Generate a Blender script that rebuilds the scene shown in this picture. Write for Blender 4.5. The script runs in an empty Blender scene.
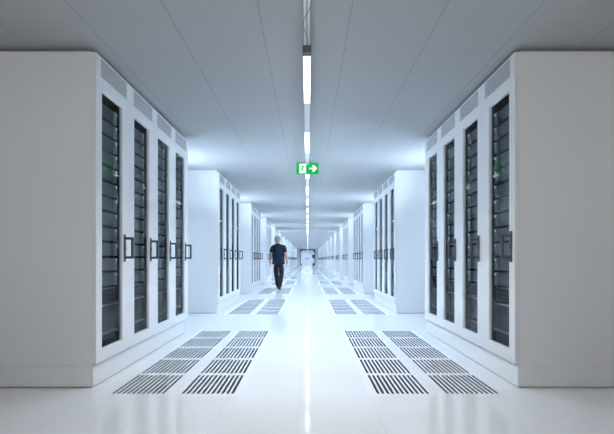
import bpy, bmesh, math, random
from mathutils import Vector
random.seed(4)
S = bpy.context.scene
C = bpy.context.scene.collection
PI = math.pi

# ------------------------------------------------------------------ dimensions (metres)
EYE = 1.03            # camera height
CEIL = 2.735           # ceiling height
FX = 1.681            # half width of the corridor, cabinet face to cabinet face
RW = 0.589            # width of one rack
RD = 1.12             # depth of one rack
RT = 2.695            # top of the racks
BLK = 4.224           # spacing of the blocks of four racks
Y0 = 3.07             # front of the nearest block
NB = 14               # blocks per side
YEND = 60.7           # end wall
SIDE = 3.35           # hall side walls
ORD = ['first','second','third','fourth','fifth','sixth','seventh','eighth','ninth','tenth','eleventh','twelfth',
       'thirteenth','fourteenth','fifteenth','sixteenth','seventeenth','eighteenth','nineteenth','twentieth']
def ordn(i):
    if i < 20: return ORD[i]
    tens = {2:'twenty',3:'thirty'}[(i+1)//10]
    r = (i+1) % 10
    return tens+'-'+ORD[r-1] if r else {'twenty':'twentieth','thirty':'thirtieth'}[tens]

# ------------------------------------------------------------------ materials
def pmat(name, col, rough=0.5, metal=0.0, spec=0.5, emit=None, estr=0.0):
    m = bpy.data.materials.new(name); m.use_nodes = True
    b = m.node_tree.nodes['Principled BSDF']
    b.inputs['Base Color'].default_value = (*col, 1)
    b.inputs['Roughness'].default_value = rough
    b.inputs['Metallic'].default_value = metal
    b.inputs['Specular IOR Level'].default_value = spec
    if emit:
        b.inputs['Emission Color'].default_value = (*emit, 1)
        b.inputs['Emission Strength'].default_value = estr
    return m
def noise_mat(name, c1, c2, scale, rough=0.5, metal=0.0, spec=0.5):
    m = pmat(name, c1, rough, metal, spec); nt = m.node_tree; b = nt.nodes['Principled BSDF']
    tc = nt.nodes.new('ShaderNodeTexCoord'); n = nt.nodes.new('ShaderNodeTexNoise')
    n.inputs['Scale'].default_value = scale; n.inputs['Detail'].default_value = 3
    r = nt.nodes.new('ShaderNodeMix'); r.data_type = 'RGBA'
    nt.links.new(tc.outputs['Object'], n.inputs['Vector'])
    nt.links.new(n.outputs['Fac'], r.inputs['Factor'])
    r.inputs['A'].default_value = (*c1, 1); r.inputs['B'].default_value = (*c2, 1)
    nt.links.new(r.outputs['Result'], b.inputs['Base Color'])
    return m
def grid_mat(name, base, axes, rough, spec=0.5, coat=0.0):
    """axes: list of (component, pitch, phase, half line width, line colour factor) - joints between panels"""
    m = pmat(name, base, rough, 0, spec); nt = m.node_tree; b = nt.nodes['Principled BSDF']
    b.inputs['Coat Weight'].default_value = coat; b.inputs['Coat Roughness'].default_value = 0.06
    tc = nt.nodes.new('ShaderNodeTexCoord'); sx = nt.nodes.new('ShaderNodeSeparateXYZ')
    nt.links.new(tc.outputs['Object'], sx.inputs[0])
    n = nt.nodes.new('ShaderNodeTexNoise'); n.inputs['Scale'].default_value = 1.3
    nt.links.new(tc.outputs['Object'], n.inputs['Vector'])
    mp = nt.nodes.new('ShaderNodeMapRange'); mp.inputs['To Min'].default_value = 0.98; mp.inputs['To Max'].default_value = 1.0
    nt.links.new(n.outputs['Fac'], mp.inputs['Value'])
    cur = mp.outputs['Result']
    def math_(op, a, b_):
        q = nt.nodes.new('ShaderNodeMath'); q.operation = op
        for i, v in enumerate((a, b_)):
            if v is None: continue
            if isinstance(v, (int, float)): q.inputs[i].default_value = v
            else: nt.links.new(v, q.inputs[i])
        return q.outputs[0]
    for comp, pitch, phase, hw, fac in axes:
        a = math_('ADD', sx.outputs[comp], -phase + pitch*200.5)
        a = math_('MODULO', a, pitch)
        a = math_('SUBTRACT', a, pitch/2)
        a = math_('ABSOLUTE', a, None)
        a = math_('LESS_THAN', a, hw)
        a = math_('MULTIPLY', a, fac)
        a = math_('SUBTRACT', 1.0, a)
        cur = math_('MULTIPLY', cur, a)
    vm = nt.nodes.new('ShaderNodeVectorMath'); vm.operation = 'SCALE'
    vm.inputs[0].default_value = base
    nt.links.new(cur, vm.inputs['Scale'])
    nt.links.new(vm.outputs['Vector'], b.inputs['Base Color'])
    return m
def emis(name, col, s):
    m = bpy.data.materials.new(name); m.use_nodes = True; nt = m.node_tree
    nt.nodes.clear(); o = nt.nodes.new('ShaderNodeOutputMaterial'); e = nt.nodes.new('ShaderNodeEmission')
    e.inputs['Color'].default_value = (*col, 1); e.inputs['Strength'].default_value = s
    nt.links.new(e.outputs[0], o.inputs[0]); return m
def glass_mat(name, tint, ior=1.5, rough=0.0):
    m = bpy.data.materials.new(name); m.use_nodes = True; nt = m.node_tree
    nt.nodes.clear(); o = nt.nodes.new('ShaderNodeOutputMaterial')
    t = nt.nodes.new('ShaderNodeBsdfTransparent'); t.inputs['Color'].default_value = (*tint, 1)
    g = nt.nodes.new('ShaderNodeBsdfGlossy'); g.inputs['Roughness'].default_value = rough
    f = nt.nodes.new('ShaderNodeFresnel'); f.inputs['IOR'].default_value = ior
    x = nt.nodes.new('ShaderNodeMixShader')
    ge = nt.nodes.new('ShaderNodeNewGeometry'); inv = nt.nodes.new('ShaderNodeMath'); inv.operation = 'SUBTRACT'; inv.inputs[0].default_value = 1
    mu = nt.nodes.new('ShaderNodeMath'); mu.operation = 'MULTIPLY'
    nt.links.new(ge.outputs['Backfacing'], inv.inputs[1]); nt.links.new(inv.outputs[0], mu.inputs[0]); nt.links.new(f.outputs[0], mu.inputs[1])
    nt.links.new(mu.outputs[0], x.inputs[0]); nt.links.new(t.outputs[0], x.inputs[1]); nt.links.new(g.outputs[0], x.inputs[2])
    nt.links.new(x.outputs[0], o.inputs[0]); return m

M = {}
M['floor'] = grid_mat('floor_gloss_white', (0.88, 0.89, 0.90), [(0, 0.53, 0.485, 0.0010, 0.25), (1, 0.528, 2.90, 0.0008, 0.08)], 0.09, 0.6)
M['tile'] = pmat('tile_white', (0.88, 0.89, 0.90), 0.25, 0, 0.5)
M['slot_wall'] = pmat('slot_wall_dark', (0.28, 0.32, 0.37), 0.5, 0.2)  # side faces of the slots, darker than the white tile top
M['pan'] = pmat('underfloor_dark', (0.02, 0.03, 0.042), 0.9)
M['ceil'] = grid_mat('ceiling_panels', (0.43, 0.435, 0.44), [(0, 0.633, 0.3165, 0.0018, 0.6), (1, 0.331, 2.765, 0.0012, 0.2)], 0.55, 0.3)
M['wall'] = noise_mat('wall_paint', (0.72, 0.73, 0.75), (0.69, 0.70, 0.72), 3, 0.6)
M['rack'] = pmat('rack_white', (0.91, 0.915, 0.92), 0.32, 0, 0.45)
M['rail'] = pmat('recess_shade_grey', (0.70, 0.71, 0.73), 0.5)
M['black'] = pmat('rack_black', (0.003, 0.0035, 0.004), 0.5, 0, 0.3)
M['perf'] = None
M['handle'] = pmat('handle_grey', (0.10, 0.11, 0.12), 0.35, 0.5)
M['glass'] = glass_mat('door_glass', (0.80, 0.83, 0.85), 1.27)
M['clear'] = glass_mat('clear_glass', (0.92, 0.95, 0.97), 1.45)
M['chassis'] = pmat('chassis', (0.05, 0.055, 0.06), 0.5, 0.3)
M['bezel'] = noise_mat('bezel_mesh', (0.14, 0.15, 0.155), (0.36, 0.38, 0.40), 160, 0.5, 0.3)
M['ear'] = pmat('ear_grey', (0.68, 0.72, 0.75), 0.35, 0.3)
M['silver'] = pmat('silver', (0.55, 0.58, 0.60), 0.3, 0.7)
M['led'] = emis('blue_led', (0.25, 0.65, 1.0), 2.2)
M['port'] = pmat('port_black', (0.01, 0.01, 0.012), 0.4)
M['blankp'] = pmat('blanking', (0.10, 0.11, 0.115), 0.45, 0.1)
M['lamp_near'] = emis('lamp_neutral', (1.0, 0.99, 0.98), 4)
M['lamp'] = emis('lamp_cool', (0.80, 0.91, 1.0), 7)
M['lamp_mid'] = emis('lamp_mid', (0.80, 0.91, 1.0), 7)
M['lamp_far'] = emis('lamp_dimmed', (0.80, 0.91, 1.0), 2.2)
M['bay'] = emis('bay_fill', (0.60, 0.79, 1.0), 5)
M['bay_up'] = emis('bay_fill_up', (0.60, 0.79, 1.0), 6)
M['hall'] = emis('hall_fill_light', (1.0, 0.98, 0.96), 2.5)
M['house'] = pmat('lamp_housing', (0.82, 0.84, 0.86), 0.4)
M['cap'] = pmat('lamp_end_cap', (0.13, 0.14, 0.14), 0.45)
M['track'] = pmat('track_alu', (0.92, 0.93, 0.94), 0.4)
M['groove'] = pmat('track_groove', (0.62, 0.63, 0.64), 0.5)
M['cable'] = pmat('cable_grey', (0.16, 0.17, 0.18), 0.5)
M['sign_g'] = pmat('sign_green', (0.0, 0.36, 0.05), 0.4, 0, 0.5, (0.0, 0.55, 0.07), 0.42)
M['sign_w'] = pmat('sign_white', (0.9, 0.95, 0.92), 0.4, 0, 0.5, (0.9, 1.0, 0.95), 0.9)
M['sign_case'] = pmat('sign_case', (0.45, 0.50, 0.50), 0.4)
M['frame'] = pmat('door_frame_dark', (0.10, 0.12, 0.15), 0.4, 0.3)
M['skin'] = noise_mat('skin', (0.55, 0.33, 0.24), (0.50, 0.29, 0.21), 14, 0.55)
M['hair'] = noise_mat('hair_grey', (0.50, 0.46, 0.42), (0.36, 0.33, 0.30), 60, 0.7)
M['shirt'] = noise_mat('shirt_navy', (0.003, 0.012, 0.036), (0.005, 0.017, 0.048), 20, 0.8)
M['trousers'] = noise_mat('trousers_black', (0.012, 0.013, 0.017), (0.018, 0.019, 0.024), 20, 0.85)
M['shoe'] = pmat('shoe_black', (0.01, 0.01, 0.011), 0.35)
M['eye'] = pmat('eye', (0.8, 0.8, 0.78), 0.2)
M['leaf'] = noise_mat('leaf', (0.02, 0.05, 0.04), (0.04, 0.09, 0.06), 9, 0.5)
M['pot'] = pmat('pot_dark', (0.04, 0.045, 0.05), 0.5)
M['trunk'] = pmat('trunk', (0.08, 0.06, 0.05), 0.8)
M['poster'] = pmat('notice_pink', (0.62, 0.42, 0.48), 0.6)

def perf_mat():
    m = pmat('perforated_white', (0.82, 0.83, 0.84), 0.4); nt = m.node_tree; b = nt.nodes['Principled BSDF']
    tc = nt.nodes.new('ShaderNodeTexCoord'); mp = nt.nodes.new('ShaderNodeMapping')
    mp.inputs['Scale'].default_value = (1, 62, 62)
    v = nt.nodes.new('ShaderNodeTexVoronoi'); v.voronoi_dimensions = '3D'; v.inputs['Randomness'].default_value = 0.0
    mp.inputs['Scale'].default_value = (0.0001, 52, 52); mp.inputs['Rotation'].default_value = (PI/4, 0, 0)
    nt.links.new(tc.outputs['Object'], mp.inputs['Vector']); nt.links.new(mp.outputs[0], v.inputs['Vector'])
    r = nt.nodes.new('ShaderNodeMath'); r.operation = 'LESS_THAN'; r.inputs[1].default_value = 0.36
    nt.links.new(v.outputs['Distance'], r.inputs[0])
    x = nt.nodes.new('ShaderNodeMix'); x.data_type = 'RGBA'
    x.inputs['A'].default_value = (0.80, 0.81, 0.82, 1); x.inputs['B'].default_value = (0.03, 0.03, 0.035, 1)
    nt.links.new(r.outputs[0], x.inputs['Factor']); nt.links.new(x.outputs['Result'], b.inputs['Base Color'])
    return m
M['perf'] = perf_mat()

# ------------------------------------------------------------------ helpers
def bx(bm, x0, x1, y0, y1, z0, z1):
    if x0 > x1: x0, x1 = x1, x0
    if y0 > y1: y0, y1 = y1, y0
    vs = [bm.verts.new(p) for p in ((x0,y0,z0),(x1,y0,z0),(x1,y1,z0),(x0,y1,z0),(x0,y0,z1),(x1,y0,z1),(x1,y1,z1),(x0,y1,z1))]
    for f in ((3,2,1,0),(4,5,6,7),(0,1,5,4),(1,2,6,5),(2,3,7,6),(3,0,4,7)): bm.faces.new([vs[i] for i in f])
def mesh(name, bm, mat, smooth=False):
    me = bpy.data.meshes.new(name); bm.to_mesh(me); bm.free()
    me.materials.append(mat)
    if smooth:
        for p in me.polygons: p.use_smooth = True
    return me
def obj(name, bm, mat, parent=None, loc=(0,0,0), smooth=False, bevel=0):
    if bevel:
        bmesh.ops.bevel(bm, geom=[e for e in bm.edges if e.calc_face_angle(0) > 0.6], offset=bevel, segments=2, affect='EDGES', profile=0.6)
    o = bpy.data.objects.new(name, mesh(name, bm, mat, smooth)); C.objects.link(o)
    o.location = loc
    if parent: o.parent = parent
    return o
def empty(name, loc=(0,0,0)):
    o = bpy.data.objects.new(name, None); o.empty_display_size = 0.1; C.objects.link(o); o.location = loc; return o
def tag(o, label, cat, group=None, kind=None):
    o['label'] = label; o['category'] = cat
    if group: o['group'] = group
    if kind: o['kind'] = kind
    return o
def struct(name, bm, mat, **k):
    o = obj(name, bm, mat, **k); o['kind'] = 'structure'; return o
def dup(root, loc, label, group=None):
    r = root.copy(); C.objects.link(r); r.location = loc; r['label'] = label
    if group: r['group'] = group
    for ch in list(root.children):
        c = ch.copy(); C.objects.link(c); c.parent = r
        for g in list(ch.children):
            d = g.copy(); C.objects.link(d); d.parent = c
    return r
def tube(bm, pts, rad, seg=8, caps=True):
    rings = []
    for i, p in enumerate(pts):
        p = Vector(p)
        a = Vector(pts[max(i-1,0)]); b = Vector(pts[min(i+1,len(pts)-1)])
        t = (b-a).normalized(); u = t.orthogonal().normalized() if i == 0 else (u - t*u.dot(t)).normalized()
        w = t.cross(u); r = rad[i] if isinstance(rad, (list,tuple)) else rad
        rings.append([bm.verts.new(p + (u*math.cos(k*2*PI/seg) + w*math.sin(k*2*PI/seg))*r) for k in range(seg)])
    for i in range(len(rings)-1):
        for k in range(seg): bm.faces.new((rings[i][k], rings[i][(k+1)%seg], rings[i+1][(k+1)%seg], rings[i+1][k]))
    if caps: bm.faces.new(rings[0][::-1]); bm.faces.new(rings[-1])

# ------------------------------------------------------------------ room shell
# floor with openings where the slotted tiles lie
GX = [0.485, 1.015, 1.02, 1.55]
CELL = 0.528
grate_y = [2.90 + BLK*b for b in range(NB)]
bm = bmesh.new()
xs = [-SIDE, -1.55, -1.02, -1.015, -0.485, 0.485, 1.015, 1.02, 1.55, SIDE]
ys = [-6.0]
for g in grate_y: ys += [g, g + 5*CELL]
ys.append(YEND + 7)
holes = {1, 3, 5+0, 7}
vg = {}
def V(i, j):
    if (i, j) not in vg: vg[(i, j)] = bm.verts.new((xs[i], ys[j], 0))
    return vg[(i, j)]
for i in range(len(xs)-1):
    for j in range(len(ys)-1):
        if (xs[i], xs[i+1]) in ((-1.55,-1.02),(-1.015,-0.485),(0.485,1.015),(1.02,1.55)) and j % 2 == 1: continue
        bm.faces.new((V(i,j), V(i+1,j), V(i+1,j+1), V(i,j+1)))
struct('floor', bm, M['floor'])
bm = bmesh.new(); bx(bm, -SIDE, SIDE, -6, YEND, -0.45, -0.40); struct('floor_slab_below', bm, M['pan'])
bm = bmesh.new(); bx(bm, -SIDE, SIDE, -6, YEND+7, CEIL, CEIL+0.1); struct('ceiling', bm, M['ceil'])
bm = bmesh.new(); bx(bm, -SIDE-0.1, -SIDE, -6, YEND, -0.45, CEIL+0.1); struct('wall_left', bm, M['wall'])
bm = bmesh.new(); bx(bm, SIDE, SIDE+0.1, -6, YEND, -0.45, CEIL+0.1); struct('wall_right', bm, M['wall'])
bm = bmesh.new(); bx(bm, -SIDE, SIDE, -6.1, -6, -0.45, CEIL+0.1); struct('wall_back', bm, M['wall'])
# end wall with the doorway
DW = 1.20; DH = 2.62
bm = bmesh.new()
bx(bm, -SIDE, -DW, YEND, YEND+0.15, -0.45, CEIL); bx(bm, DW, SIDE, YEND, YEND+0.15, -0.45, CEIL); bx(bm, -DW, DW, YEND, YEND+0.15, DH, CEIL)
struct('wall_end', bm, M['wall'])
bm = bmesh.new()   # lobby behind the doors
bx(bm, -SIDE, SIDE, YEND+6.8, YEND+6.9, 0, CEIL); struct('wall_lobby_end', bm, M['wall'])
bm = bmesh.new(); bx(bm, -SIDE-0.1, -SIDE, YEND+0.15, YEND+6.9, 0, CEIL); struct('wall_lobby_left', bm, M['wall'])
bm = bmesh.new(); bx(bm, SIDE, SIDE+0.1, YEND+0.15, YEND+6.9, 0, CEIL); struct('wall_lobby_right', bm, M['wall'])

# door: dark frame, two glass leaves with patch fittings
dr = empty('door_1', (0, YEND, 0)); dr['kind'] = 'structure'
bm = bmesh.new()
bx(bm, -DW, -DW+0.13, -0.03, 0.15, 0, DH); bx(bm, DW-0.13, DW, -0.03, 0.15, 0, DH); bx(bm, -DW+0.13, DW-0.13, -0.03, 0.15, DH-0.16, DH)
obj('door_frame', bm, M['frame'], dr)
for s in (-1, 1):
    bm = bmesh.new(); bx(bm, s*0.01, s*(DW-0.14), 0.05, 0.065, 0.02, DH-0.17)
    leaf = obj('door_leaf', bm, M['clear'], dr)
    for z0 in (0.02, DH-0.37):
        bm = bmesh.new(); bx(bm, s*(DW-0.36), s*(DW-0.14), 0.035, 0.08, z0, z0+0.18)
        obj('patch_fitting', bm, M['frame'], leaf)
    bm = bmesh.new(); tube(bm, [(s*0.08, 0.045, 0.9), (s*0.08, 0.0, 0.93), (s*0.08, 0.0, 1.37), (s*0.08, 0.045, 1.4)], 0.012)
    obj('pull_handle', bm, M['silver'], leaf)

# ------------------------------------------------------------------ slotted floor tiles
def grate_mesh():
    bm = bmesh.new()
    W = 0.53; n = 11; sl = 0.0205; half = 0.200
    x0 = -half; pitch = (2*half - sl)/(n-1); T = -0.03
    bx(bm, -W/2, -half, 0, CELL, T, 0); bx(bm, half, W/2, 0, CELL, T, 0)
    bx(bm, -half, half, 0, 0.032, T, 0); bx(bm, -half, half, CELL-0.032, CELL, T, 0)
    for i in range(n-1):
        a = x0 + i*pitch + sl; b = x0 + (i+1)*pitch
        bx(bm, a, b, 0.032, CELL-0.032, T, 0)
    bm.normal_update(); me = mesh('air_grille', bm, M['tile'])
    me.materials.append(M['slot_wall'])
    for p in me.polygons:
        if abs(p.normal.z) < 0.5: p.material_index = 1
    return me
gm = grate_mesh()
rows_ = ['front','second','middle','fourth','back']
for b in range(NB):
    for s, sn in ((-1,'left'), (1,'right')):
        for cx, cn in ((0.750, 'inner'), (1.285, 'outer')):
            for r in range(5):
                o = bpy.data.objects.new('air_grille', gm); C.objects.link(o)
                o.location = (s*cx, grate_y[b] + r*CELL, 0)
                patch = 'nearest' if b == 0 else ordn(b)
                tag(o, f'slotted floor air grille, {rows_[r]} of the {cn} column, {patch} patch on the {sn}', 'air grille', 'slotted air grilles set in the corridor floor')

# ------------------------------------------------------------------ server racks
WU0, WU1 = 0.097, 0.440      # window across the door
WZ0, WZ1 = 0.292, 2.423      # window height
def make_rack(s):
    """origin: front corner nearest the camera, on the floor; +y along the corridor, s*x away from it"""
    root = empty('server_rack')
    g = 0.0004
    bm = bmesh.new(); a = 0.032
    bx(bm, s*a, s*RD, 0.0, 0.018, 0.1735, RT); bx(bm, s*a, s*RD, RW-0.018, RW, 0.1735, RT)      # side panels
    bx(bm, s*a, s*RD, 0.018, RW-0.018, RT-0.02, RT); bx(bm, s*a, s*RD, 0.018, RW-0.018, 0.19, 0.21)
    bx(bm, s*(RD-0.02), s*RD, 0.018, RW-0.018, 0.21, RT-0.02)
    obj('body', bm, M['rack'], root)
    bm = bmesh.new()                                                                # black interior lining
    bx(bm, s*0.034, s*0.72, 0.020, 0.030, 0.212, 2.50); bx(bm, s*0.034, s*0.72, RW-0.030, RW-0.020, 0.212, 2.50)
    bx(bm, s*0.034, s*0.72, 0.030, RW-0.030, 0.212, 0.222); bx(bm, s*0.034, s*0.72, 0.030, RW-0.030, 2.49, 2.50)
    bx(bm, s*0.70, s*0.72, 0.030, RW-0.030, 0.222, 2.49)
    obj('interior_lining', bm, M['black'], root)
    bm = bmesh.new(); bx(bm, s*0.022, s*(RD-0.01), 0.0, RW, 0.007, 0.172); obj('plinth', bm, M['rack'], root)
    bm = bmesh.new(); bx(bm, s*0.04, s*(RD-0.03), 0.012, RW-0.012, 0.0, 0.006); obj('foot_shade_strip', bm, M['black'], root)  # black strip stands in for the shadow gap under the plinth
    bm = bmesh.new(); bx(bm, s*0.014, s*(RD-0.03), 0.0185, RW-0.0185, 0.1725, 0.1895); obj('gap_shade_strip', bm, M['rail'], root)  # grey strip carries the shade of the recess below the door
    # door: outer stiles and rails plus a chamfered lip round the window
    bm = bmesh.new(); d = 0.030
    def ring(x, y0, y1, z0, z1): return [bm.verts.new((s*x, yy, zz)) for yy, zz in ((y0,z0),(y1,z0),(y1,z1),(y0,z1))]
    R = [ring(d, g, RW-g, 0.19, 2.507), ring(0.0008, g, RW-g, 0.19, 2.507), ring(0.0, g+0.0008, RW-g-0.0008, 0.1908, 2.5062),
         ring(0.0, WU0-0.010, WU1+0.010, WZ0-0.010, WZ1+0.010), ring(0.004, WU0-0.002, WU1+0.002, WZ0-0.002, WZ1+0.002),
         ring(0.006, WU0, WU1, WZ0, WZ1), ring(d, WU0, WU1, WZ0, WZ1)]
    for i in range(len(R)):
        A = R[i]; B = R[(i+1) % len(R)]
        for k in range(4):
            q = (A[k], A[(k+1)%4], B[(k+1)%4], B[k])
            bm.faces.new(q)
    bmesh.ops.recalc_face_normals(bm, faces=bm.faces)
    door = obj('door', bm, M['rack'], root)
    bm = bmesh.new(); bx(bm, s*0.022, s*0.026, WU0+0.0005, WU1-0.0005, WZ0+0.0005, WZ1-0.0005); obj('glass_pane', bm, M['glass'], door)
    hu = 0.476 if s < 0 else 0.055
    bm = bmesh.new()
    bx(bm, -s*0.008, -s*0.0002, hu-0.015, hu+0.015, 1.008, 1.260)
    bx(bm, -s*0.066, -s*0.008, hu-0.010, hu+0.010, 1.036, 1.058); bx(bm, -s*0.066, -s*0.008, hu-0.010, hu+0.010, 1.212, 1.234)
    bx(bm, -s*0.084, -s*0.066, hu-0.012, hu+0.012, 1.036, 1.234)
    bx(bm, -s*0.014, -s*0.008, hu-0.006, hu+0.006, 1.120, 1.150)
    obj('handle', bm, M['handle'], door)
    # header with its perforated grille
    bm = bmesh.new(); bx(bm, s*0.0, s*0.030, g, RW-g, 2.5078, RT); obj('header_panel', bm, M['rack'], root)
    bm = bmesh.new(); bx(bm, -s*0.0015, s*0.0, 0.075, 0.515, 2.530, 2.680); obj('vent_grille', bm, M['perf'], root)
    return root

protos = {}
for s, sn in ((-1, 'left'), (1, 'right')):
    for b in range(NB):
        for k in range(4):
            pos = ['front-most', 'second', 'third', 'back-most'][k]
            blk = 'nearest' if b == 0 else ordn(b)
            lab = f'white glass-door server rack, {pos} of four in the {blk} block on the {sn} side'
            loc = (s*FX, Y0 + b*BLK + k*RW, 0)
            grp = 'server racks lining the corridor'
            if s not in protos:
                r = make_rack(s); r.location = loc; tag(r, lab, 'server rack', grp); protos[s] = r
            else: dup(protos[s], loc, lab, grp)

# infill closing the gap between the racks and the ceiling, set back from every face
n_trim = 0
for s in (-1, 1):
    for b in range(NB):
        n_trim += 1; y = Y0 + b*BLK
        bm = bmesh.new(); bx(bm, s*(FX+(0.08 if b == 0 else 0.035)), s*(FX+RD-0.02), y+(0.06 if b == 0 else 0.0), y+4*RW-0.02, RT+0.0005, CEIL-0.0005); struct('trim_%d' % n_trim, bm, M['rack'])

# ------------------------------------------------------------------ equipment inside the racks
SU0, SU1, SW = 0.062, 0.512, 0.100     # across the rack, face set back behind the glass
UH = 0.135
def server_parts(s, parent):
    h = 0.120
    bm = bmesh.new(); bx(bm, s*0.004, s*0.52, SU0+0.003, SU1-0.003, 0.002, h); obj('chassis', bm, M['chassis'], parent)
    bm = bmesh.new(); bx(bm, -s*0.012, s*0.004, SU0+0.03, SU1-0.062, 0.006, h-0.006); obj('bezel', bm, M['bezel'], parent, bevel=0.003)
    for a, b_ in ((SU0, SU0+0.028), (SU1-0.058, SU1-0.006)):
        bm = bmesh.new(); bx(bm, -s*0.016, s*0.004, a, b_, 0.004, h-0.004)
        bx(bm, -s*0.026, -s*0.016, a+0.008, a+0.018, 0.02, h-0.02)
        obj('mounting_ear', bm, M['ear'], parent, bevel=0.002)
    bm = bmesh.new(); bx(bm, -s*0.019, -s*0.016, SU1-0.022, SU1-0.011, h-0.030, h-0.012); obj('indicator_light', bm, M['led'], parent)
def panel_unit(s, parent, h):      # patch panel with two rows of ports
    bm = bmesh.new(); bx(bm, 0, s*0.40, SU0, SU1, 0, h); obj('housing', bm, M['blankp'], parent)
    bm = bmesh.new()
    for r in range(3):
        for c in range(10): bx(bm, -s*0.003, 0, SU0+0.03+c*0.04, SU0+0.055+c*0.04, 0.016+r*0.036, 0.040+r*0.036)
    obj('ports', bm, M['port'], parent)
    bm = bmesh.new(); bx(bm, -s*0.002, 0, SU0, SU1, h-0.010, h-0.002); obj('label_strip', bm, M['silver'], parent)
def shelf_unit(s, parent, h):      # blanked drawer under a bright front edge
    bm = bmesh.new(); bx(bm, s*0.004, s*0.42, SU0, SU1, 0, h); bx(bm, -s*0.004, s*0.004, SU0+0.03, SU1-0.03, h*0.50, h*0.53)
    obj('drawer_body', bm, M['blankp'], parent)
    bm = bmesh.new(); bx(bm, -s*0.018, s*0.003, SU0, SU1, h-0.018, h-0.002); obj('front_edge', bm, M['silver'], parent)
    bm = bmesh.new(); bx(bm, -s*0.024, -s*0.018, SU1-0.030, SU1-0.012, h-0.020, h-0.004); obj('latch', bm, M['ear'], parent)
NS = 12
units = [('s', 0.790 + i*UH) for i in range(NS)]
for s, sn in ((-1, 'left'), (1, 'right')):
    P = {}
    for b in range(2):
        for k in range(4):
            pos = ['front-most', 'second', 'third', 'back-most'][k]; blk = ['nearest', 'second'][b]
            wh = f'{pos} rack, {blk} block on the {sn}'
            bx_, by_ = s*(FX+SW), Y0 + b*BLK + k*RW
            for i in range(NS):
                lab = f'dark server unit, {ordn(NS-1-i)} from the top, {wh}'
                loc = (bx_, by_, 0.790 + i*UH)
                if 's' not in P:
                    r = empty('server_unit', loc); server_parts(s, r); tag(r, lab, 'server', 'server units behind glass doors'); P['s'] = r
                else: dup(P['s'], loc, lab)
            lab = f'black patch panel of small ports under the servers, {wh}'; loc = (bx_, by_, 0.645)
            if 'p' not in P:
                r = empty('patch_panel', loc); panel_unit(s, r, 0.130); tag(r, lab, 'patch panel', 'patch panels in the racks'); P['p'] = r
            else: dup(P['p'], loc, lab)
            for j, (z, h, nm) in enumerate(((0.395, 0.240, 'upper'), (0.232, 0.155, 'bottom'))):
                lab = f'{nm} dark drawer with a bright front edge, {wh}'; loc = (bx_, by_, z); key = 'd%d' % j
                if key not in P:
                    r = empty('rack_drawer', loc); shelf_unit(s, r, h); tag(r, lab, 'drawer', 'drawers low in the racks'); P[key] = r
                else: dup(P[key], loc, lab)
bm = bmesh.new()
for s in (-1, 1):
    for b in range(2, NB):
        for k in range(4):
            x = s*(FX+SW); y = Y0 + b*BLK + k*RW
            for i in range(NS):
                z = 0.790 + i*UH
                bx(bm, x, x+s*0.5, y+SU0, y+SU1, z, z+0.122)
            bx(bm, x, x+s*0.4, y+SU0, y+SU1, 0.24, 0.775)
o = obj('distant_server_units', bm, M['bezel'])
tag(o, 'dark server units filling every rack from the third block to the far end', 'servers', kind='stuff')

# ------------------------------------------------------------------ strip lights on a track
LX = 0.012; LZ = 2.53; PITCH = 1.710; L0 = 2.825; NL = 33
bm = bmesh.new()
for sx in (-1, 1): bx(bm, LX+sx*0.007, LX+sx*0.021, 2.2, 59.5, CEIL-0.050, CEIL-0.002)
tr = obj('ceiling_track', bm, M['track']); tag(tr, 'slim white double rail running along the ceiling above the strip lights', 'track')
bm = bmesh.new(); bx(bm, LX-0.007, LX+0.007, 2.2, 59.5, CEIL-0.035, CEIL-0.002); obj('track_channel', bm, M['groove'], tr)
def lamp(y, lab, lit, first=False, start=0.0, end=PITCH):
    r = empty('strip_light', (LX, y, LZ)); tag(r, lab, 'strip light', 'strip lights over the corridor')
    w = 0.028
    bm = bmesh.new(); bx(bm, -w, w, start, end-0.004, 0.014, 0.052)
    obj('housing', bm, M['house'], r)
    bm = bmesh.new(); bx(bm, -w, w, 0.85, end-0.004, 0.0, 0.0135); obj('blank_cover', bm, M['house'], r)
    bm = bmesh.new(); bx(bm, -w+0.001, w-0.001, start+0.004, 0.846, 0.0, 0.0135); obj('diffuser', bm, lit, r)
    for yy in (start+0.25, end-0.26):
        bm = bmesh.new(); tube(bm, [(0, yy, 0.052), (0, yy, CEIL-0.0005-LZ)], 0.0015, 5); obj('suspension_wire', bm, M['cable'], r)
    if first:
        bm = bmesh.new(); bx(bm, -0.031, 0.031, -0.05, -0.001, -0.001, 0.054); obj('end_cap', bm, M['cap'], r)
    return r
la = lamp(L0, 'nearest lit strip light, with a dark square end cap', M['lamp_near'], True)
lb = lamp(L0+PITCH, 'second strip light from the front, lit, hanging before the exit sign', M['lamp'], end=1.17)
lamp(L0+2*PITCH, 'third strip light from the front, starting right behind the exit sign', M['lamp'], start=0.49)
lb = lamp(L0+3*PITCH, 'fourth lit strip light from the front, receding down the corridor', M['lamp_mid'])
for i in range(4, 12): dup(lb, (LX, L0+i*PITCH, LZ), f'{ordn(i)} lit strip light from the front, receding down the corridor')
lf = lamp(L0+12*PITCH, 'thirteenth lit strip light from the front, receding down the corridor', M['lamp_far'])
for i in range(13, NL): dup(lf, (LX, L0+i*PITCH, LZ), f'{ordn(i)} lit strip light from the front, receding down the corridor')
lamp(L0+NL*PITCH, 'last strip light, added to light the end wall by the far glass doors', M['lamp_far'], end=1.2)  # extra strip added to brighten the end wall

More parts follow.
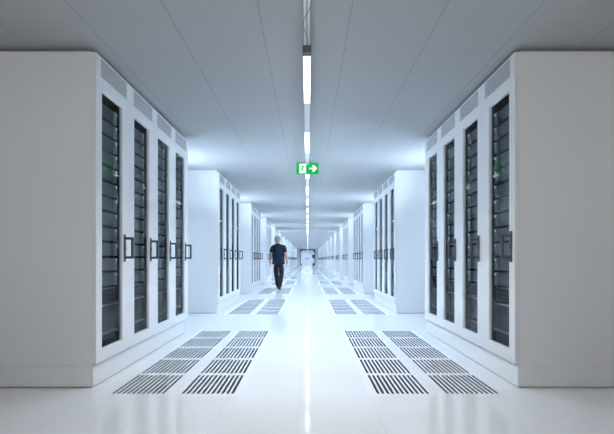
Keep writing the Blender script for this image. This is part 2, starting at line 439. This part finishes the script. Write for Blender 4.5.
# the light each lit strip throws down through its louvre
def downlight(y, ln, col, power):
    L = bpy.data.lights.new('strip_downlight', 'AREA'); L.shape = 'RECTANGLE'; L.size = 0.05; L.size_y = ln
    L.energy = power; L.color = col; L.spread = math.radians(SPREAD)
    o = bpy.data.objects.new('strip_downlight', L); C.objects.link(o); o.location = (LX, y, LZ-0.004)
SPREAD = 125; PW = 26
downlight(L0+0.425, 0.83, (1.0, 0.98, 0.96), PW*0.6)
for i in range(1, NL+1):
    a = 0.49 if i == 2 else 0.004
    downlight(L0+i*PITCH+(a+0.846)/2, 0.846-a, (0.60, 0.78, 1.0), PW*(1 if i < 21 else 0.5 if i < 30 else 1.2))
for y in (-3.0, -1.25): downlight(y+0.425, 0.83, (1.0, 0.98, 0.96), PW*1.3)  # beams of the strips added behind the camera
# two unseen strip lights added behind the camera to brighten the near end
for i, y in enumerate((-3.0, -1.25)):
    dup(la, (LX, y, LZ), ['rear-most', 'nearer'][i] + ' strip light of the unseen pair added behind the viewer')
bm = bmesh.new()
zc = CEIL-0.05
tube(bm, [(LX+0.034, 2.32, zc+0.048), (LX+0.036, 2.36, zc+0.02), (LX+0.032, 2.44, zc-0.01), (LX+0.012, 2.52, zc-0.02), (LX-0.012, 2.57, zc-0.026), (LX-0.024, 2.62, zc-0.034), (LX-0.022, 2.66, zc-0.045),
          (LX-0.006, 2.71, zc-0.06), (LX+0.004, 2.75, zc-0.075), (LX+0.006, 2.78, zc-0.090), (LX, 2.79, LZ+0.056)], 0.0022, 6)
tag(obj('power_cable', bm, M['cable']), 'thin grey cable drooping from the ceiling track to the nearest strip light', 'cable')

# fill panels added out of view in the hall behind the viewer
def light_panel(x, y, wx, wy, mat, lab, grp):
    r = empty('hall_fill_panel', (x, y, CEIL)); tag(r, lab, 'ceiling light', grp)
    bm = bmesh.new(); bx(bm, -wx/2, wx/2, -wy/2, wy/2, -0.018, -0.012); obj('diffuser', bm, mat, r)
    bm = bmesh.new(); f = 0.02
    bx(bm, -wx/2-f, -wx/2, -wy/2-f, wy/2+f, -0.02, -0.0005); bx(bm, wx/2, wx/2+f, -wy/2-f, wy/2+f, -0.02, -0.0005)
    bx(bm, -wx/2, wx/2, -wy/2-f, -wy/2, -0.02, -0.0005); bx(bm, -wx/2, wx/2, wy/2, wy/2+f, -0.02, -0.0005)
    obj('panel_frame', bm, M['house'], r)
    return r
BAYZ = 1.90
def bay_fill(x, y, lab):  # unseen fill light added to brighten a side bay
    r = empty('bay_fill_light', (x, y, BAYZ)); tag(r, lab, 'fill light', 'fill lights added in the side bays')
    wx, wy = 0.30, 0.35
    bm = bmesh.new(); bx(bm, -wx, wx, -wy, wy, 0.0, 0.004); obj('lower_diffuser', bm, M['bay'], r)
    bm = bmesh.new(); bx(bm, -wx, wx, -wy, wy, 0.046, 0.050); obj('upper_diffuser', bm, M['bay_up'], r)
    bm = bmesh.new()
    bx(bm, -wx-0.01, -wx, -wy-0.01, wy+0.01, -0.002, 0.052); bx(bm, wx, wx+0.01, -wy-0.01, wy+0.01, -0.002, 0.052)
    bx(bm, -wx, wx, -wy-0.01, -wy, -0.002, 0.052); bx(bm, -wx, wx, wy, wy+0.01, -0.002, 0.052); bx(bm, -wx, wx, -wy, wy, 0.01, 0.04)
    obj('body', bm, M['house'], r)
    for sy in (-1, 1):
        bm = bmesh.new(); tube(bm, [(0, sy*0.25, 0.05), (0, sy*0.25, CEIL-BAYZ-0.0005)], 0.002, 6); obj('suspension_wire', bm, M['cable'], r)
    L = bpy.data.lights.new('bay_fill_uplight', 'AREA'); L.shape = 'RECTANGLE'; L.size = 0.5; L.size_y = 0.5
    L.energy = 27; L.color = (0.58, 0.77, 1.0); L.spread = math.radians(100)
    return r
def bay_beam(s, y):     # added beam from each unseen bay light, brightening the corridor ceiling
    L = bpy.data.lights['bay_fill_uplight']
    o = bpy.data.objects.new('bay_fill_uplight', L); C.objects.link(o); o.location = (s*(BAYX-0.05), y, BAYZ+0.09)
    o.rotation_euler = Vector((s*1.9, 0, -0.72)).to_track_quat('Z', 'Y').to_euler()
BAYX = 2.75; bay = None
for s, sn in ((-1, 'left'), (1, 'right')):
    for b in range(NB-1):
        y = Y0 + b*BLK + 4*RW + (BLK-4*RW)/2
        lab = f'unseen fill light added in the {sn} side bay behind the {"nearest" if b == 0 else ordn(b)} block'
        if bay is None: bay = bay_fill(s*BAYX, y, lab)
        else: dup(bay, (s*BAYX, y, BAYZ), lab)
        bay_beam(s, y)
hp = light_panel(-1.3, -4.2, 1.2, 3.0, M['hall'], 'long unseen fill light added behind the viewer on the left', 'fill lights added behind the viewer')
dup(hp, (1.3, -4.2, CEIL), 'long unseen fill light added behind the viewer on the right')

# ------------------------------------------------------------------ exit signs
def sign_poly(bm, pts, y, sc, ox, oz, t=0.002):
    a = [bm.verts.new((ox+px*sc, y, oz+pz*sc)) for px, pz in pts]
    b = [bm.verts.new((ox+px*sc, y+t, oz+pz*sc)) for px, pz in pts]
    bm.faces.new(a); bm.faces.new(b[::-1])
    n = len(pts)
    for i in range(n): bm.faces.new((a[(i+1)%n], a[i], b[i], b[(i+1)%n]))
def exit_sign(name, x, y, z, w, h, lab, rod):
    r = empty(name, (x, y, z)); tag(r, lab, 'exit sign')
    bm = bmesh.new(); bx(bm, -w/2, w/2, -0.012, 0.012, -h/2, h/2)
    case = obj('sign_plate', bm, M['sign_g'], r, bevel=0.002)
    bm = bmesh.new(); bx(bm, -w/2*0.9, w/2*0.9, -0.02, 0.02, h/2, h/2+0.008); obj('case_top', bm, M['sign_case'], r)
    if rod:
        bm = bmesh.new(); tube(bm, [(0, 0, h/2+0.006), (0, 0, CEIL-z-0.0005)], 0.004, 8)
        obj('hanging_rod', bm, M['cable'], r)
    for face in (-1, 1):
        yy = -0.0145 if face < 0 else 0.0125
        # white door panel with the running figure cut in green over it
        bm = bmesh.new(); c = -0.21*w; pw = 0.145*w
        sign_poly(bm, [(-1,-1),(1,-1),(1,1),(-1,1)], yy, 1, 0, 0)
        for v in bm.verts: v.co.x = c + v.co.x*pw; v.co.z = v.co.z*h*0.40
        obj('doorway_symbol', bm, M['sign_w'], r)
        bm = bmesh.new(); y2 = yy-0.0022 if face < 0 else yy+0.0022; S_ = h*0.42
        k = bmesh.ops.create_circle(bm, cap_ends=True, segments=14, radius=0.15*S_)
        for v in k['verts']: v.co = Vector((c+0.22*S_+v.co.x, y2 if face < 0 else y2+0.002, 0.68*S_+v.co.y))
        for poly in ([(-.05,.48),(.28,.52),(.10,-.08),(-.28,-.10)],                 # trunk
                     [(.22,.50),(.55,.18),(.78,.22),(.78,.08),(.48,.04),(.14,.30)],  # leading arm
                     [(-.02,.50),(-.52,.42),(-.66,.10),(-.52,.06),(-.40,.28),(-.05,.32)],  # trailing arm
                     [(-.28,-.02),(.08,-.04),(.36,-.36),(.30,-.90),(.14,-.90),(.16,-.42),(-.20,-.20)],  # leading leg
                     [(-.26,.0),(-.05,-.18),(-.30,-.58),(-.80,-.62),(-.80,-.46),(-.42,-.44)]):  # trailing leg
            sign_poly(bm, poly, y2, S_, c, 0)
        bmesh.ops.recalc_face_normals(bm, faces=bm.faces)
        obj('running_figure', bm, M['sign_g'], r)
        bm = bmesh.new(); A = h*0.30
        sign_poly(bm, [(-1.15,-.17),(.18,-.17),(-.38,-.78),(.10,-.95),(1.05,0),(.10,.95),(-.38,.78),(.18,.17),(-1.15,.17)], yy, A, 0.27*w, 0)
        bmesh.ops.recalc_face_normals(bm, faces=bm.faces)
        obj('arrow_symbol', bm, M['sign_w'], r)
    return r
exit_sign('exit_sign', 0.012, 6.70, 2.618, 0.389, 0.200, 'green hanging exit sign with white running figure and arrow pointing right', True)
exit_sign('exit_sign', 0.0, YEND-0.06, 2.665, 0.38, 0.11, 'tiny green exit sign above the far glass doors', False)

# ------------------------------------------------------------------ lobby contents
r = empty('potted_plant', (0.95, YEND+0.9, 0)); tag(r, 'dark potted plant standing behind the right leaf of the far glass doors', 'plant')
bm = bmesh.new()
bmesh.ops.create_cone(bm, cap_ends=True, segments=20, radius1=0.15, radius2=0.21, depth=0.38)
for v in bm.verts: v.co.z += 0.19
obj('pot', bm, M['pot'], r)
bm = bmesh.new(); tube(bm, [(0,0,0.36),(0.02,0.01,0.8),(-0.02,0,1.3)], [0.02,0.016,0.01]); obj('stem', bm, M['trunk'], r)
bm = bmesh.new()
for i in range(150):
    th = random.uniform(0, 2*PI); ph = random.uniform(-1, 1); rr = 0.34*random.random()**0.4
    p = Vector((math.cos(th)*math.sqrt(1-ph*ph)*rr*0.9, math.sin(th)*math.sqrt(1-ph*ph)*rr*0.9, 1.45+ph*rr))
    a = Vector((random.gauss(0,1), random.gauss(0,1), random.gauss(0,1))).normalized(); b = a.orthogonal().normalized()
    L = 0.10; q = [p-a*L, p-b*0.035, p+a*L, p+b*0.035]
    bm.faces.new([bm.verts.new(v) for v in q])
obj('foliage', bm, M['leaf'], r)
bm = bmesh.new(); bx(bm, -0.35, 0.35, YEND+6.77, YEND+6.795, 0.95, 1.40)
tag(obj('wall_notice', bm, M['poster']), 'small pinkish notice on the lobby wall seen through the far doors', 'notice')
r = empty('lobby_light', (0, YEND+3.2, CEIL-0.03)); tag(r, 'bright square ceiling light in the lobby beyond the far doors', 'ceiling light')
bm = bmesh.new(); bx(bm, -1.5, 1.5, -1.5, 1.5, -0.02, 0.0); obj('light_panel', bm, emis('lobby_panel', (0.62, 0.78, 1.0), 8.0), r)
bm = bmesh.new()
bx(bm, -1.54, -1.5, -1.54, 1.54, -0.03, 0.028); bx(bm, 1.5, 1.54, -1.54, 1.54, -0.03, 0.028); bx(bm, -1.5, 1.5, -1.54, -1.5, -0.03, 0.028); bx(bm, -1.5, 1.5, 1.5, 1.54, -0.03, 0.028)
obj('light_frame', bm, M['house'], r)

# ------------------------------------------------------------------ the walking person
def skin_obj(name, chains, mat, parent, sub=2):
    """chains: list of components; component = (verts[(pos, rx, ry)], edges)"""
    bm = bmesh.new(); ly = bm.verts.layers.skin.verify()
    for vs, es in chains:
        L = []
        for i, (p, rx, ry) in enumerate(vs):
            v = bm.verts.new(p); v[ly].radius = (rx, ry); v[ly].use_root = (i == 0); L.append(v)
        for a, b in es: bm.edges.new((L[a], L[b]))
    o = obj(name, bm, mat, parent)
    m = o.modifiers.new('Skin', 'SKIN'); m.use_smooth_shade = True; m.branch_smoothing = 0.6
    m = o.modifiers.new('Subsurf', 'SUBSURF'); m.levels = sub; m.render_levels = sub
    return o
pr = empty('person', (-0.965, 12.88, 0)); tag(pr, 'person in dark blue short-sleeved shirt and black trousers walking away on the left', 'person')
hx = -0.035
SHL, ELL, WRL = (-0.190,0.0,1.435), (-0.262,-0.04,1.19), (-0.285,0.05,0.965)
SHR, ELR, WRR = (0.190,0.0,1.435), (0.245,-0.06,1.19), (0.285,-0.03,0.960)
HPL, KNL, ANL = (-0.095,0,0.93), (-0.088,0.20,0.51), (-0.050,0.28,0.09)
HPR, KNR, ANR = (0.095,0,0.93), (0.098,0.03,0.50), (0.050,-0.22,0.10)
vs = [((0,0,0.97),.13,.10), ((0,0.01,1.15),.125,.09), ((0,0.01,1.34),.155,.10), ((0,0,1.46),.09,.08), ((hx*.5,0,1.53),.055,.055),
      ((hx,0.01,1.60),.070,.072), ((hx,0.025,1.675),.088,.098), ((hx,0.015,1.745),.085,.096),  # head 5-7
      (SHL,.042,.045), (ELL,.046,.048), (WRL,.031,.029), ((WRL[0]-.002,WRL[1]+.012,WRL[2]-.075),.018,.036),
      (SHR,.042,.045), (ELR,.046,.048), (WRR,.031,.029), ((WRR[0]+.002,WRR[1]+.012,WRR[2]-.075),.018,.036),
      (HPL,.090,.09), (KNL,.055,.058), (ANL,.020,.020), ((ANL[0]-.01,ANL[1]+.14,0.042),.026,.018),
      (HPR,.090,.09), (KNR,.055,.058), (ANR,.020,.020), ((ANR[0]+.01,ANR[1]+.13,0.042),.026,.018),
      ((hx,0.118,1.655),.014,.016), ((hx-.096,0.01,1.665),.012,.024), ((hx+.096,0.01,1.665),.012,.024)]
es = [(0,1),(1,2),(2,3),(3,4),(4,5),(5,6),(6,7),(3,8),(8,9),(9,10),(10,11),(3,12),(12,13),(13,14),(14,15),
      (0,16),(16,17),(17,18),(18,19),(0,20),(20,21),(21,22),(22,23),(6,24),(6,25),(6,26)]
chains = [(vs, es)]
for W, sg in ((WRL,-1), (WRR,1)):          # five fingers per hand, slightly curled
    px, py, pz = W[0]+sg*.002, W[1]+.012, W[2]-.075
    for j, (dy, ln) in enumerate(((.030,.072),(.010,.082),(-.010,.076),(-.028,.060))):
        chains.append(([((px,py+dy*.7,pz+.01),.0085,.0085), ((px,py+dy,pz-ln*.45),.008,.008), ((px-sg*.010,py+dy+.004,pz-ln*.8),.0075,.0075), ((px-sg*.024,py+dy+.006,pz-ln*1.05),.006,.006)], [(0,1),(1,2),(2,3)]))
    chains.append(([((px-sg*.005,py+.02,pz+.035),.011,.011), ((px-sg*.014,py+.050,pz+.010),.0095,.0095), ((px-sg*.022,py+.062,pz-.020),.008,.008)], [(0,1),(1,2)]))
skin_obj('body', chains, M['skin'], pr)
def ln_(a, b, t): return tuple(a[i]+(b[i]-a[i])*t for i in range(3))
skin_obj('shirt', [([((0,0,1.04),.215,.135), ((0,0,0.915),.220,.14), ((0,0.01,1.20),.210,.125), ((0,0.01,1.36),.225,.13), ((0,0,1.465),.16,.10), ((hx*.4,0,1.56),.078,.074),
      ((-0.185,0,1.455),.095,.095), (ln_(SHL,ELL,.45),.080,.080), (ln_(SHL,ELL,.78),.066,.068), ((0.185,0,1.455),.095,.095), (ln_(SHR,ELR,.45),.080,.080), (ln_(SHR,ELR,.78),.066,.068)],
      [(0,1),(0,2),(2,3),(3,4),(4,5),(4,6),(6,7),(7,8),(4,9),(9,10),(10,11)])], M['shirt'], pr)
skin_obj('trousers', [([((0,0,0.98),.185,.120), ((0,0,0.90),.195,.125), ((-0.092,0.01,0.83),.105,.11), (KNL,.082,.085), (ln_(KNL,ANL,1.02),.066,.075), ((0.092,0.01,0.83),.105,.11), (KNR,.082,.085), (ln_(KNR,ANR,1.02),.066,.075)],
      [(0,1),(1,2),(2,3),(3,4),(1,5),(5,6),(6,7)])], M['trousers'], pr)
for (A, toe) in ((ANL, 0.0), (ANR, 0.0)):
    sg = -1 if A is ANL else 1
    z = 0.048
    skin_obj('shoe', [([((A[0],A[1]-.05,z+.005),.054,.050), ((A[0],A[1]+.03,z),.052,.046), ((A[0]+sg*.01,A[1]+.12,z-.008),.052,.036), ((A[0]+sg*.014,A[1]+.18,z-.014),.042,.028), ((A[0],A[1]-.01,z+.065),.054,.058)],
        [(0,1),(1,2),(2,3),(1,4)])], M['shoe'], pr)
bm = bmesh.new(); bmesh.ops.create_uvsphere(bm, u_segments=24, v_segments=16, radius=1)
for v in bm.verts:
    x, y, z = v.co
    v.co = (hx + x*.100, 0.006 + y*.113, 1.712 + z*.102)
dele = [v for v in bm.verts if (v.co.y > 0.03 and v.co.z < 1.755) or v.co.z < 1.645]
bmesh.ops.delete(bm, geom=dele, context='VERTS')
ho = obj('hair', bm, M['hair'], pr, smooth=True)
sm = ho.modifiers.new('Solidify', 'SOLIDIFY'); sm.thickness = 0.008; sm.offset = 1
for sx in (-1, 1):
    bm = bmesh.new(); bmesh.ops.create_uvsphere(bm, u_segments=12, v_segments=8, radius=0.012)
    for v in bm.verts: v.co += Vector((hx+sx*.032, 0.104, 1.690))
    obj('eye', bm, M['eye'], pr, smooth=True)

# ------------------------------------------------------------------ world, camera, colour management
w = bpy.data.worlds.new('World'); S.world = w; w.use_nodes = True
w.node_tree.nodes['Background'].inputs[0].default_value = (0.8, 0.9, 1, 1)
w.node_tree.nodes['Background'].inputs[1].default_value = 0.2
cam = bpy.data.cameras.new('Camera'); co = bpy.data.objects.new('Camera', cam); C.objects.link(co)
co.location = (0.018, 0, EYE); co.rotation_euler = (PI/2, 0, 0)
cam.sensor_width = 36; cam.lens = 36*382.5/614; cam.shift_x = -0.00114; cam.shift_y = 0.0689
cam.clip_end = 200; cam.clip_start = 0.05
S.camera = co
S.view_settings.view_transform = 'Standard'; S.view_settings.look = 'None'; S.view_settings.gamma = 1
S.view_settings.exposure = 0.15; S.view_settings.use_curve_mapping = False
